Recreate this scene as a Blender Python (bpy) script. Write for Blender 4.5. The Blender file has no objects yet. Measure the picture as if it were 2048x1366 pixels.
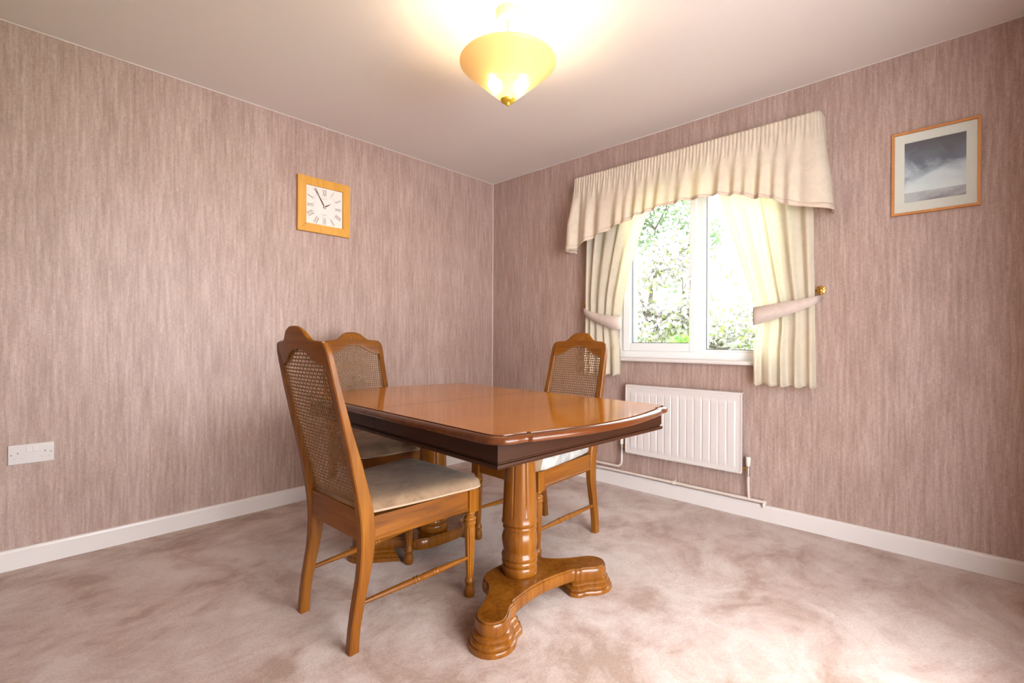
import bpy, bmesh, math, random
from mathutils import Vector, Matrix
random.seed(7)
S = bpy.context.scene
C = S.collection
PI = math.pi

# ------------------------------------------------------------------ camera
cam_data = bpy.data.cameras.new('camera')
cam = bpy.data.objects.new('camera', cam_data)
C.objects.link(cam)
rt = Vector((0.687917512892036, -0.7257769748371034, 0.0041567117699413325))
up = Vector((-0.0009565324082783529, 0.0048205527286801116, 0.9999879235856513))
fw = Vector((0.7257882477018952, 0.6879131813446322, -0.0026219134462646277))
mw = Matrix(((rt.x, up.x, -fw.x, -2.95259736), (rt.y, up.y, -fw.y, -3.03567153), (rt.z, up.z, -fw.z, 1.01770771), (0, 0, 0, 1)))
cam.matrix_world = mw
cam_data.sensor_fit = 'HORIZONTAL'
cam_data.sensor_width = 36
cam_data.lens = 16.745300775502194
cam_data.clip_start = 0.02
S.camera = cam

# ------------------------------------------------------------------ world, light, exposure
WORLD_STRENGTH = 13.0
LAMP_W = 14.0
FILL_W = 28.0
FILL_Y = -5.6
S.view_settings.view_transform = 'Standard'
S.view_settings.look = 'None'
S.view_settings.gamma = 1.0
S.view_settings.use_curve_mapping = False
S.view_settings.exposure = 0.40
w = bpy.data.worlds.new('overcast_sky')
S.world = w
w.use_nodes = True
wn = w.node_tree
bg = wn.nodes['Background']
bg.inputs['Color'].default_value = (0.93, 0.97, 1.0, 1)
bg.inputs['Strength'].default_value = WORLD_STRENGTH

def light(name, kind, loc, energy, color, size=0.05, rot=None, size_y=None):
    l = bpy.data.lights.new(name, kind)
    l.energy = energy
    l.color = color
    if kind == 'AREA':
        l.size = size
        if size_y:
            l.shape = 'RECTANGLE'
            l.size_y = size_y
    else:
        l.shadow_soft_size = size
    o = bpy.data.objects.new(name, l)
    C.objects.link(o)
    o.location = loc
    if rot:
        o.rotation_euler = rot
    return o

portal = light('window_daylight_portal', 'AREA', (0.30, -1.815, 1.49), 1, (1, 1, 1), 1.10, (0, PI / 2, 0), 1.2)
portal.data.size, portal.data.size_y = 1.2, 1.1
portal.data.cycles.is_portal = True
fill_light = light('assumed_daylight_fill', 'AREA', (-2.20, FILL_Y, 1.40), FILL_W, (1.0, 0.93, 0.87), 2.0, (PI / 2, 0, 0), 1.9)  # unseen area light added as fill, standing for assumed daylight behind the viewer

# ------------------------------------------------------------------ materials
def new_mat(name):
    m = bpy.data.materials.new(name)
    m.use_nodes = True
    nt = m.node_tree
    return m, nt, nt.nodes['Principled BSDF']

def plain(name, col, rough=0.5, metal=0.0, coat=0.0, emit=None, spec=0.5):
    m, nt, b = new_mat(name)
    b.inputs['Base Color'].default_value = (*col, 1)
    b.inputs['Roughness'].default_value = rough
    b.inputs['Metallic'].default_value = metal
    b.inputs['Coat Weight'].default_value = coat
    b.inputs['Specular IOR Level'].default_value = spec
    if emit:
        b.inputs['Emission Color'].default_value = (*emit[0], 1)
        b.inputs['Emission Strength'].default_value = emit[1]
    return m

def coords(nt, scale, rot=(0, 0, 0)):
    tc = nt.nodes.new('ShaderNodeTexCoord')
    mp = nt.nodes.new('ShaderNodeMapping')
    mp.inputs['Scale'].default_value = scale
    mp.inputs['Rotation'].default_value = rot
    nt.links.new(tc.outputs['Object'], mp.inputs['Vector'])
    return mp.outputs['Vector']

def noise(nt, vec, scale=1.0, detail=4.0, rough=0.5, dist=0.0):
    n = nt.nodes.new('ShaderNodeTexNoise')
    n.inputs['Scale'].default_value = scale
    n.inputs['Detail'].default_value = detail
    n.inputs['Roughness'].default_value = rough
    n.inputs['Distortion'].default_value = dist
    nt.links.new(vec, n.inputs['Vector'])
    return n.outputs['Fac']

def ramp(nt, fac, stops):
    r = nt.nodes.new('ShaderNodeValToRGB')
    els = r.color_ramp.elements
    while len(els) < len(stops):
        els.new(0.5)
    for e, (p, c) in zip(els, stops):
        e.position = p
        e.color = (*c, 1)
    nt.links.new(fac, r.inputs['Fac'])
    return r.outputs['Color']

def mathn(nt, op, a, b):
    n = nt.nodes.new('ShaderNodeMath')
    n.operation = op
    for i, v in enumerate((a, b)):
        if isinstance(v, (int, float)):
            n.inputs[i].default_value = v
        else:
            nt.links.new(v, n.inputs[i])
    return n.outputs[0]

def mixc(nt, fac, a, b, blend='MIX'):
    n = nt.nodes.new('ShaderNodeMix')
    n.data_type = 'RGBA'
    n.blend_type = blend
    for idx, v in ((0, fac), (6, a), (7, b)):
        if isinstance(v, (int, float)):
            n.inputs[idx].default_value = v
        elif isinstance(v, tuple):
            n.inputs[idx].default_value = (*v, 1)
        else:
            nt.links.new(v, n.inputs[idx])
    return n.outputs[2]

def bump(nt, b, height, strength=0.2, dist=0.01):
    n = nt.nodes.new('ShaderNodeBump')
    n.inputs['Strength'].default_value = strength
    n.inputs['Distance'].default_value = dist
    nt.links.new(height, n.inputs['Height'])
    nt.links.new(n.outputs['Normal'], b.inputs['Normal'])

def wood(name, dark, mid, lightc, axis=2, rough=0.36, coat=0.04, fine=60, spec=0.3):
    m, nt, b = new_mat(name)
    sc = [fine, fine, fine]
    sc[axis] = fine * 0.06
    n1 = noise(nt, coords(nt, tuple(sc)), 1.0, 6, 0.6, 0.4)
    sc2 = [7.0, 7.0, 7.0]
    sc2[axis] = 1.4
    n2 = noise(nt, coords(nt, tuple(sc2)), 1.0, 3, 0.5, 0.8)
    f = mathn(nt, 'ADD', mathn(nt, 'MULTIPLY', n1, 0.45), mathn(nt, 'MULTIPLY', n2, 0.55))
    col = ramp(nt, f, [(0.30, dark), (0.5, mid), (0.70, lightc)])
    nt.links.new(col, b.inputs['Base Color'])
    b.inputs['Roughness'].default_value = rough
    b.inputs['Coat Weight'].default_value = coat
    b.inputs['Specular IOR Level'].default_value = spec
    b.inputs['Coat Roughness'].default_value = 0.12
    bump(nt, b, n1, 0.04, 0.002)
    return m

OD, OM, OL = (0.080, 0.022, 0.002), (0.195, 0.061, 0.0045), (0.30, 0.108, 0.009)
W_Z = wood('honey_oak_upright', OD, OM, OL, 2)
W_X = wood('honey_oak_lengthwise', OD, OM, OL, 0)
W_Y = wood('honey_oak_crosswise', OD, OM, OL, 1)
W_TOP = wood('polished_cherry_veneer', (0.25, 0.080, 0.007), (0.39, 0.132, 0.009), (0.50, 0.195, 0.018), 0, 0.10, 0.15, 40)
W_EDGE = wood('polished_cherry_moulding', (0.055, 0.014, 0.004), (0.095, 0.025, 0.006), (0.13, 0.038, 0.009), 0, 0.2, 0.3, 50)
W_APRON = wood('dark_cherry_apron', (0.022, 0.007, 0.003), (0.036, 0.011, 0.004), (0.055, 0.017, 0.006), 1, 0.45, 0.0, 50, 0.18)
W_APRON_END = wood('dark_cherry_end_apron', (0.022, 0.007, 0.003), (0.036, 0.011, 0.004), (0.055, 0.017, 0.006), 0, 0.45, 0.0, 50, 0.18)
W_PED = wood('polished_cherry_turning', (0.095, 0.027, 0.003), (0.190, 0.062, 0.006), (0.275, 0.102, 0.012), 2, 0.22, 0.25)
W_FRAME = wood('pale_orange_wood', (0.50, 0.20, 0.055), (0.58, 0.25, 0.075), (0.64, 0.30, 0.10), 2, 0.45, 0.0)
W_CLOCK = wood('yellow_beech', (0.60, 0.29, 0.045), (0.68, 0.34, 0.06), (0.74, 0.40, 0.09), 2, 0.45, 0.0)

def m_wallpaper():
    m, nt, b = new_mat('mauve_strie_wallpaper')
    streak = noise(nt, coords(nt, (70, 70, 5.0)), 1.0, 4, 0.6, 0.0)
    broad = noise(nt, coords(nt, (9, 9, 1.6)), 1.0, 3, 0.5)
    thread_v = noise(nt, coords(nt, (300, 300, 40)), 1.0, 2, 0.5)
    thread_h = noise(nt, coords(nt, (55, 55, 330)), 1.0, 2, 0.5)
    t = mathn(nt, 'ADD', mathn(nt, 'MULTIPLY', thread_v, 0.5), mathn(nt, 'MULTIPLY', thread_h, 0.5))
    f = mathn(nt, 'ADD', mathn(nt, 'ADD', mathn(nt, 'MULTIPLY', streak, 0.40), mathn(nt, 'MULTIPLY', t, 0.42)), mathn(nt, 'MULTIPLY', broad, 0.18))
    col = ramp(nt, f, [(0.36, (0.285, 0.183, 0.150)), (0.50, (0.42, 0.295, 0.256)), (0.64, (0.57, 0.440, 0.395))])
    nt.links.new(col, b.inputs['Base Color'])
    b.inputs['Roughness'].default_value = 0.48
    b.inputs['Specular IOR Level'].default_value = 0.55
    bump(nt, b, t, 0.25, 0.001)
    return m
WALLPAPER = m_wallpaper()

def m_carpet():
    m, nt, b = new_mat('mauve_cut_pile_carpet')
    v = coords(nt, (1, 1, 1))
    patch = noise(nt, v, 2.3, 5, 0.62, 0.9)
    patch2 = noise(nt, coords(nt, (1.0, 1.5, 1), (0, 0, 0.6)), 6.5, 6, 0.70, 0.5)
    f = mathn(nt, 'ADD', mathn(nt, 'MULTIPLY', patch, 0.68), mathn(nt, 'MULTIPLY', patch2, 0.32))
    col = ramp(nt, f, [(0.40, (0.43, 0.295, 0.240)), (0.49, (0.575, 0.445, 0.395)), (0.58, (0.69, 0.58, 0.54))])
    grain = noise(nt, v, 110, 4, 0.75)
    col2 = mixc(nt, 0.45, col, ramp(nt, grain, [(0.3, (0.5, 0.5, 0.5)), (0.65, (1.0, 1.0, 1.0))]), 'MULTIPLY')
    nt.links.new(col2, b.inputs['Base Color'])
    b.inputs['Roughness'].default_value = 1.0
    b.inputs['Specular IOR Level'].default_value = 0.05
    b.inputs['Sheen Weight'].default_value = 0.25
    b.inputs['Sheen Roughness'].default_value = 0.5
    bump(nt, b, grain, 0.6, 0.004)
    return m
CARPET = m_carpet()

def m_ceiling():
    m, nt, b = new_mat('white_ceiling_emulsion')
    b.inputs['Base Color'].default_value = (0.77, 0.715, 0.68, 1)
    b.inputs['Roughness'].default_value = 0.8
    bump(nt, b, noise(nt, coords(nt, (1, 1, 1)), 260, 2), 0.05, 0.001)
    return m
CEIL = m_ceiling()
GLOSSWHITE = plain('white_gloss_paint', (0.76, 0.715, 0.70), 0.3)
UPVC = plain('white_upvc', (0.86, 0.87, 0.88), 0.25)
GASKET = plain('dark_rubber_gasket', (0.06, 0.065, 0.07), 0.5)
RADWHITE = plain('radiator_enamel', (0.70, 0.65, 0.635), 0.3)
PIPEPAINT = plain('cream_painted_pipe', (0.74, 0.655, 0.60), 0.35)
VALVEW = plain('valve_cap_plastic', (0.80, 0.73, 0.66), 0.4)
BRASS = plain('aged_brass', (0.55, 0.32, 0.08), 0.3, 1.0)
CHROME = plain('dull_chrome', (0.6, 0.58, 0.56), 0.3, 1.0)
SOCKETW = plain('socket_plastic', (0.66, 0.62, 0.62), 0.3)
HOLE = plain('socket_hole', (0.05, 0.04, 0.04), 0.8)
HOLEPALE = plain('socket_shutter', (0.42, 0.38, 0.38), 0.6)
CLOCKFACE = plain('clock_dial_paper', (0.80, 0.73, 0.68), 0.6)
INK = plain('brown_black_ink', (0.13, 0.07, 0.055), 0.5)
INKGREY = plain('grey_ink', (0.45, 0.38, 0.36), 0.5)
MATBOARD = plain('cream_mount_board', (0.88, 0.82, 0.75), 0.7)
CAULK = plain('pale_caulk', (0.80, 0.66, 0.60), 0.6)
CONCRETE = plain('outer_render', (0.6, 0.58, 0.55), 0.8)

def m_cane():
    m, nt, b = new_mat('woven_cane')
    n = noise(nt, coords(nt, (1, 1, 1)), 120, 3, 0.6)
    nt.links.new(ramp(nt, n, [(0.3, (0.15, 0.066, 0.022)), (0.7, (0.27, 0.135, 0.050))]), b.inputs['Base Color'])
    b.inputs['Roughness'].default_value = 0.5
    bump(nt, b, n, 0.4, 0.002)
    return m
CANE = m_cane()

def m_velvet(name, c1, c2, scale=5):
    m, nt, b = new_mat(name)
    n = noise(nt, coords(nt, (1, 1, 1)), scale, 4, 0.6, 0.6)
    nt.links.new(ramp(nt, n, [(0.35, c1), (0.62, c2)]), b.inputs['Base Color'])
    b.inputs['Roughness'].default_value = 0.9
    b.inputs['Sheen Weight'].default_value = 0.12
    b.inputs['Sheen Roughness'].default_value = 0.4
    bump(nt, b, noise(nt, coords(nt, (1, 1, 1)), 600, 2), 0.15, 0.001)
    return m
VELVET = m_velvet('beige_velvet', (0.20, 0.118, 0.066), (0.34, 0.225, 0.142), 7)
VELVETPIPE = plain('pale_beige_piping', (0.42, 0.30, 0.205), 0.85)
SATIN = m_velvet('grey_white_cotton', (0.30, 0.285, 0.27), (0.50, 0.485, 0.465), 14)

def m_fabric(name, col, trans, tint):
    m, nt, b = new_mat(name)
    out = nt.nodes['Material Output']
    weave = noise(nt, coords(nt, (400, 400, 400)), 1.0, 2)
    motif = noise(nt, coords(nt, (14, 14, 14)), 1.0, 3, 0.5, 1.2)
    c = mixc(nt, 1.0, ramp(nt, motif, [(0.42, tuple(v * 0.93 for v in col)), (0.52, col)]), ramp(nt, weave, [(0.2, (0.9, 0.9, 0.9)), (0.8, (1, 1, 1))]), 'MULTIPLY')
    nt.links.new(c, b.inputs['Base Color'])
    b.inputs['Roughness'].default_value = 0.75
    b.inputs['Specular IOR Level'].default_value = 0.2
    tr = nt.nodes.new('ShaderNodeBsdfTranslucent')
    tr.inputs['Color'].default_value = (*tint, 1)
    mx = nt.nodes.new('ShaderNodeMixShader')
    mx.inputs[0].default_value = trans
    nt.links.new(b.outputs[0], mx.inputs[1])
    nt.links.new(tr.outputs[0], mx.inputs[2])
    nt.links.new(mx.outputs[0], out.inputs['Surface'])
    return m
CURTAIN = m_fabric('cream_curtain_cloth', (0.86, 0.80, 0.71), 0.50, (0.96, 0.91, 0.74))
PELMET = m_fabric('cream_pelmet_cloth', (0.86, 0.76, 0.65), 0.30, (0.95, 0.86, 0.58))
HEMCLOTH = m_fabric('cream_hem_band', (0.74, 0.60, 0.48), 0.08, (0.8, 0.65, 0.45))
TIEBAND = m_fabric('dusky_cream_tieband', (0.70, 0.58, 0.51), 0.06, (0.8, 0.7, 0.55))

def m_shade():
    m, nt, b = new_mat('amber_frosted_glass_shade')
    out = nt.nodes['Material Output']
    b.inputs['Base Color'].default_value = (0.78, 0.50, 0.20, 1)
    b.inputs['Roughness'].default_value = 0.35
    tr = nt.nodes.new('ShaderNodeBsdfTranslucent')
    tr.inputs['Color'].default_value = (0.97, 0.70, 0.28, 1)
    mx = nt.nodes.new('ShaderNodeMixShader')
    mx.inputs[0].default_value = 0.055
    nt.links.new(b.outputs[0], mx.inputs[1])
    nt.links.new(tr.outputs[0], mx.inputs[2])
    rf = nt.nodes.new('ShaderNodeBsdfRefraction')
    rf.inputs['Color'].default_value = (1.0, 0.84, 0.50, 1)
    rf.inputs['Roughness'].default_value = 0.62
    rf.inputs['IOR'].default_value = 1.25
    mx2 = nt.nodes.new('ShaderNodeMixShader')
    mx2.inputs[0].default_value = 0.12
    nt.links.new(mx.outputs[0], mx2.inputs[1])
    nt.links.new(rf.outputs[0], mx2.inputs[2])
    nt.links.new(mx2.outputs[0], out.inputs['Surface'])
    return m
SHADE = m_shade()
BULB = plain('lit_bulb', (1, 1, 1), 0.4, emit=((1.0, 0.86, 0.60), 25.0))

def m_pane():
    m, nt, b = new_mat('clear_window_glass')
    out = nt.nodes['Material Output']
    t = nt.nodes.new('ShaderNodeBsdfTransparent')
    t.inputs['Color'].default_value = (0.97, 0.98, 0.97, 1)
    g = nt.nodes.new('ShaderNodeBsdfGlossy')
    g.inputs['Roughness'].default_value = 0.0
    fr = nt.nodes.new('ShaderNodeFresnel')
    fr.inputs['IOR'].default_value = 1.45
    mx = nt.nodes.new('ShaderNodeMixShader')
    nt.links.new(fr.outputs[0], mx.inputs[0])
    nt.links.new(t.outputs[0], mx.inputs[1])
    nt.links.new(g.outputs[0], mx.inputs[2])
    nt.links.new(mx.outputs[0], out.inputs['Surface'])
    return m
PANE = m_pane()

def m_print():
    m, nt, b = new_mat('cloud_print_with_reflection')
    v = coords(nt, (1, 1, 1))
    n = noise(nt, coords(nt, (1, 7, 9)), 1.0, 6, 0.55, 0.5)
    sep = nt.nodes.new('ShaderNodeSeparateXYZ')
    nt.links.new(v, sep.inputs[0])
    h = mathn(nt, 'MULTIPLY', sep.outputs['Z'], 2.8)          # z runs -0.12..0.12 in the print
    f = mathn(nt, 'ADD', mathn(nt, 'MULTIPLY', n, 0.9), mathn(nt, 'MULTIPLY', h, -1.0))  # clouds pale downward: the glass reflection is painted into the print colour
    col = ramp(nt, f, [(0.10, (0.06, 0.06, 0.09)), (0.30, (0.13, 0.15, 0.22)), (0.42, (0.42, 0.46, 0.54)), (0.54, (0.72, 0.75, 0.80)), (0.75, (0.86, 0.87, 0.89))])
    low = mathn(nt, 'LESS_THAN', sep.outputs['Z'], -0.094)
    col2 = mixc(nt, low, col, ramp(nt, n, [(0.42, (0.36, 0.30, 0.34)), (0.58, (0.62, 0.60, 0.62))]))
    nt.links.new(col2, b.inputs['Base Color'])
    b.inputs['Roughness'].default_value = 0.5
    return m
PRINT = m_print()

def m_leaf(name, c1, c2, tint, trans=0.4):
    m, nt, b = new_mat(name)
    out = nt.nodes['Material Output']
    n = noise(nt, coords(nt, (1, 1, 1)), 6, 3)
    nt.links.new(ramp(nt, n, [(0.35, c1), (0.65, c2)]), b.inputs['Base Color'])
    b.inputs['Roughness'].default_value = 0.6
    tr = nt.nodes.new('ShaderNodeBsdfTranslucent')
    tr.inputs['Color'].default_value = (*tint, 1)
    mx = nt.nodes.new('ShaderNodeMixShader')
    mx.inputs[0].default_value = trans
    nt.links.new(b.outputs[0], mx.inputs[1])
    nt.links.new(tr.outputs[0], mx.inputs[2])
    nt.links.new(mx.outputs[0], out.inputs['Surface'])
    return m
LEAFSPRING = m_leaf('spring_green_leaf', (0.11, 0.17, 0.03), (0.22, 0.27, 0.07), (0.20, 0.26, 0.05))
LEAFGREY = m_leaf('grey_green_leaf', (0.09, 0.13, 0.07), (0.17, 0.23, 0.13), (0.12, 0.2, 0.08))
LEAFDEEP = m_leaf('deep_green_leaf', (0.05, 0.20, 0.02), (0.14, 0.36, 0.03), (0.2, 0.45, 0.04))
PETAL = m_leaf('white_petal', (0.16, 0.14, 0.14), (0.42, 0.39, 0.385), (0.34, 0.31, 0.30), 0.25)
BARK = plain('grey_bark', (0.12, 0.10, 0.08), 0.9)
GRASS = plain('lawn_grass', (0.16, 0.28, 0.06), 0.9)

# ------------------------------------------------------------------ mesh helpers
class MB:
    def __init__(self):
        self.v, self.f = [], []
    def add(self, v, f):
        o = len(self.v)
        self.v += [tuple(p) for p in v]
        self.f += [tuple(i + o for i in q) for q in f]
        return self
    def box(self, x0, x1, y0, y1, z0, z1):
        v = [(x, y, z) for x in (x0, x1) for y in (y0, y1) for z in (z0, z1)]
        return self.add(v, [(0, 1, 3, 2), (4, 6, 7, 5), (0, 4, 5, 1), (2, 3, 7, 6), (0, 2, 6, 4), (1, 5, 7, 3)])
    def rings(self, rings, cap0=True, cap1=True, closed=True):
        n = len(rings[0])
        v = [p for r in rings for p in r]
        f = []
        for k in range(len(rings) - 1):
            for i in range(n if closed else n - 1):
                j = (i + 1) % n
                f.append((k * n + i, k * n + j, (k + 1) * n + j, (k + 1) * n + i))
        if cap0:
            f.append(tuple(reversed(range(n))))
        if cap1:
            f.append(tuple((len(rings) - 1) * n + i for i in range(n)))
        return self.add(v, f)
    def lathe(self, prof, seg=32, at=(0, 0, 0), mod=None, axis=2):
        rs = []
        for r, z in prof:
            ring = []
            for i in range(seg):
                a = 2 * PI * i / seg
                rr = r if mod is None else mod(r, z, a)
                p = (rr * math.cos(a), rr * math.sin(a), z)
                if axis == 0:
                    p = (z, p[0], p[1])
                elif axis == 1:
                    p = (p[1], z, p[0])
                ring.append((p[0] + at[0], p[1] + at[1], p[2] + at[2]))
            rs.append(ring)
        return self.rings(rs)
    def tube(self, path, r, seg=10, cap=True):
        P = [Vector(p) for p in path]
        rs, prev = [], None
        for i, p in enumerate(P):
            d = (P[min(i + 1, len(P) - 1)] - P[max(i - 1, 0)]).normalized()
            if prev is None:
                a = d.orthogonal().normalized()
            else:
                a = (prev - d * prev.dot(d)).normalized()
            prev = a
            b = d.cross(a)
            rad = r[i] if isinstance(r, (list, tuple)) else r
            rs.append([tuple(p + (a * math.cos(2 * PI * k / seg) + b * math.sin(2 * PI * k / seg)) * rad) for k in range(seg)])
        return self.rings(rs, cap, cap)
    def prism(self, poly, h0, h1, plane='xy'):
        def P(a, b, h):
            return (a, b, h) if plane == 'xy' else ((h, a, b) if plane == 'yz' else (a, h, b))
        n = len(poly)
        v = [P(a, b, h0) for a, b in poly] + [P(a, b, h1) for a, b in poly]
        f = [tuple(reversed(range(n))), tuple(range(n, 2 * n))] + [(i, (i + 1) % n, n + (i + 1) % n, n + i) for i in range(n)]
        return self.add(v, f)
    def loft(self, poly, levels, cap0=True, cap1=True):
        rs = []
        for off, z in levels:
            rs.append([(x, y, z) for x, y in offset(poly, off)])
        return self.rings(rs, cap0, cap1)
    def grid(self, fn, nu, nv):
        v = [fn(i / nu, j / nv) for j in range(nv + 1) for i in range(nu + 1)]
        f = [(j * (nu + 1) + i, j * (nu + 1) + i + 1, (j + 1) * (nu + 1) + i + 1, (j + 1) * (nu + 1) + i) for j in range(nv) for i in range(nu)]
        return self.add(v, f)
    def xf(self, M):
        self.v = [tuple(M @ Vector(p)) for p in self.v]
        return self
    def build(self, name, mat, parent=None, smooth=35, bev=0.0, solid=0.0, recalc=True):
        me = bpy.data.meshes.new(name)
        me.from_pydata(self.v, [], self.f)
        if recalc:
            bm = bmesh.new()
            bm.from_mesh(me)
            bmesh.ops.recalc_face_normals(bm, faces=bm.faces)
            bmesh.ops.triangulate(bm, faces=[f for f in bm.faces if len(f.verts) > 12], ngon_method='EAR_CLIP')
            bm.to_mesh(me)
            bm.free()
        if smooth:
            me.polygons.foreach_set('use_smooth', [True] * len(me.polygons))
            me.set_sharp_from_angle(angle=math.radians(smooth))
        me.materials.append(mat)
        o = bpy.data.objects.new(name, me)
        C.objects.link(o)
        if parent:
            o.parent = parent
        if solid:
            md = o.modifiers.new('thickness', 'SOLIDIFY')
            md.thickness = solid
            md.offset = 0
        if bev:
            md = o.modifiers.new('soft_edges', 'BEVEL')
            md.width = bev
            md.segments = 2
            md.limit_method = 'ANGLE'
            md.angle_limit = math.radians(40)
        return o

def offset(poly, d):
    if abs(d) < 1e-9:
        return list(poly)
    n = len(poly)
    area = sum(poly[i][0] * poly[(i + 1) % n][1] - poly[(i + 1) % n][0] * poly[i][1] for i in range(n))
    s = 1 if area > 0 else -1
    out = []
    for i in range(n):
        p0, p1, p2 = Vector(poly[i - 1]), Vector(poly[i]), Vector(poly[(i + 1) % n])
        e1, e2 = (p1 - p0), (p2 - p1)
        n1 = Vector((e1.y, -e1.x)).normalized() * s
        n2 = Vector((e2.y, -e2.x)).normalized() * s
        b = n1 + n2
        if b.length < 1e-6:
            b = n1
        b.normalize()
        k = d / max(0.5, b.dot(n1))
        out.append((p1.x + b.x * k, p1.y + b.y * k))
    return out

def smoothpoly(pts, it=2, closed=True):
    for _ in range(it):
        q = []
        n = len(pts)
        for i in range(n if closed else n - 1):
            a, b = pts[i], pts[(i + 1) % n]
            q.append(tuple(a[k] * 0.75 + b[k] * 0.25 for k in range(len(a))))
            q.append(tuple(a[k] * 0.25 + b[k] * 0.75 for k in range(len(a))))
        if not closed:
            q = [pts[0]] + q + [pts[-1]]
        pts = q
    return pts

def lerp(tab, t):
    if t <= tab[0][0]:
        return tab[0][1]
    for (a, va), (b, vb) in zip(tab, tab[1:]):
        if t <= b:
            k = (t - a) / (b - a)
            return va + (vb - va) * k
    return tab[-1][1]

def slerp(tab, t):                                  # smooth (Catmull-Rom) table look-up
    xs = [p[0] for p in tab]
    if t <= xs[0]:
        return tab[0][1]
    if t >= xs[-1]:
        return tab[-1][1]
    i = max(k for k in range(len(xs) - 1) if xs[k] <= t)
    k = (t - xs[i]) / (xs[i + 1] - xs[i])
    def sl(j):
        a, b = max(j - 1, 0), min(j + 1, len(tab) - 1)
        return (tab[b][1] - tab[a][1]) / (xs[b] - xs[a])
    h = xs[i + 1] - xs[i]
    y0, y1, m0, m1 = tab[i][1], tab[i + 1][1], sl(i) * h, sl(i + 1) * h
    return (2 * k**3 - 3 * k**2 + 1) * y0 + (k**3 - 2 * k**2 + k) * m0 + (-2 * k**3 + 3 * k**2) * y1 + (k**3 - k**2) * m1

def tag(o, label, cat, group=None):
    o['label'] = label
    o['category'] = cat
    if group:
        o['group'] = group
    return o

def thing(name, label, cat, loc=(0, 0, 0), rz=0.0, group=None):
    o = bpy.data.objects.new(name, None)
    C.objects.link(o)
    o.empty_display_size = 0.1
    o.location = loc
    o.rotation_euler = (0, 0, rz)
    return tag(o, label, cat, group)

def struct(o):
    o['kind'] = 'structure'
    return o

def copy_tree(o, parent=None):
    c = o.copy()
    C.objects.link(c)
    if parent:
        c.parent = parent
    for ch in list(o.children):
        copy_tree(ch, c)
    return c

# ------------------------------------------------------------------ room shell
H, X0, Y0, T = 2.4, -3.14, -3.32, 0.27
WY0, WY1, WZ0, WZ1 = -2.36, -1.27, 0.90, 2.08          # window opening in the right wall
struct(MB().box(X0 - T, T, Y0 - 2.6, T, -0.12, 0).build('floor', CARPET, smooth=0))
struct(MB().box(X0 - T, T, Y0 - 2.6, T, H, H + 0.12).build('ceiling', CEIL, smooth=0))
struct(MB().box(X0 - T, T, 0, T, 0, H).build('wall_left', WALLPAPER, smooth=0))
struct(MB().box(0, T, Y0 - T, 0, 0, WZ0).box(0, T, Y0 - T, 0, WZ1, H).box(0, T, Y0 - T, WY0, WZ0, WZ1).box(0, T, WY1, 0, WZ0, WZ1).build('wall_right', WALLPAPER, smooth=0))
OX0, OX1, OZ = -2.45, -1.15, 2.1                        # unseen opening, assumed and sized to let in and shape the fill light
struct(MB().box(X0 - T, OX0, Y0 - 0.12, Y0, 0, H).box(OX1, 0, Y0 - 0.12, Y0, 0, H).box(OX0, OX1, Y0 - 0.12, Y0, OZ, H).build('wall_front', WALLPAPER, smooth=0))
struct(MB().box(X0 - 0.1, X0, Y0, 0, 0, H).build('wall_back', WALLPAPER, smooth=0))
def skirting(name, a, b, axis):
    prof = [(0, 0), (0.015, 0), (0.015, 0.078), (0.0125, 0.086), (0.008, 0.090), (0, 0.090)]
    m = MB()
    rings = []
    for t in (a, b):
        rings.append([((t, -d, z) if axis == 'y' else (-d, t, z)) for d, z in prof])
    m.rings(rings)
    return struct(m.build(name, GLOSSWHITE, smooth=0))
skirting('baseboard_left', X0, 0, 'y')
skirting('baseboard_right', Y0, 0, 'x')
struct(MB().box(-0.004, 0, -0.004, 0, 0.09, H).build('trim_1', CAULK, smooth=0))
struct(MB().box(X0, 0, -0.004, 0, H - 0.003, H).build('trim_2', GLOSSWHITE, smooth=0))
struct(MB().box(-0.004, 0, Y0, 0, H - 0.003, H).build('trim_3', GLOSSWHITE, smooth=0))

# ------------------------------------------------------------------ window
win = bpy.data.objects.new('window_1', None)
C.objects.link(win)
win.location = (0, (WY0 + WY1) / 2, WZ0)
struct(win)
def wpart(m, name, mat, **k):
    m.v = [(x, y - win.location.y, z - win.location.z) for x, y, z in m.v]
    return m.build(name, mat, win, **k)
FX0, FX1 = 0.012, 0.082
fr = MB()
fr.box(FX0, FX1, WY0, WY0 + 0.055, WZ0, WZ1).box(FX0, FX1, WY1 - 0.04, WY1, WZ0, WZ1)
fr.box(FX0, FX1, WY0 + 0.055, WY1 - 0.04, WZ0, WZ0 + 0.052).box(FX0, FX1, WY0 + 0.055, WY1 - 0.04, WZ1 - 0.05, WZ1)
fr.box(FX0, FX1, -1.862, -1.808, WZ0 + 0.052, WZ1 - 0.05)
wpart(fr, 'window_frame', UPVC, smooth=0, bev=0.004)
sa = MB()
SX0, SX1 = 0.000, 0.062
sa.box(SX0, SX1, -1.820, -1.775, 0.948, 2.035).box(SX0, SX1, -1.360, -1.306, 0.948, 2.035)
sa.box(SX0, SX1, -1.775, -1.360, 0.948, 1.003).box(SX0, SX1, -1.775, -1.360, 1.98, 2.035)
wpart(sa, 'window_sash', UPVC, smooth=0, bev=0.005)
bd = MB()
for y0, y1 in ((-1.874, -1.862), (WY0 + 0.055, WY0 + 0.067)):
    bd.box(0.02, 0.075, y0, y1, 0.952, 2.03)
bd.box(0.02, 0.075, WY0 + 0.067, -1.874, 0.952, 0.964).box(0.02, 0.075, WY0 + 0.067, -1.874, 2.018, 2.03)
wpart(bd, 'glazing_bead', UPVC, smooth=0, bev=0.002)
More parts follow.
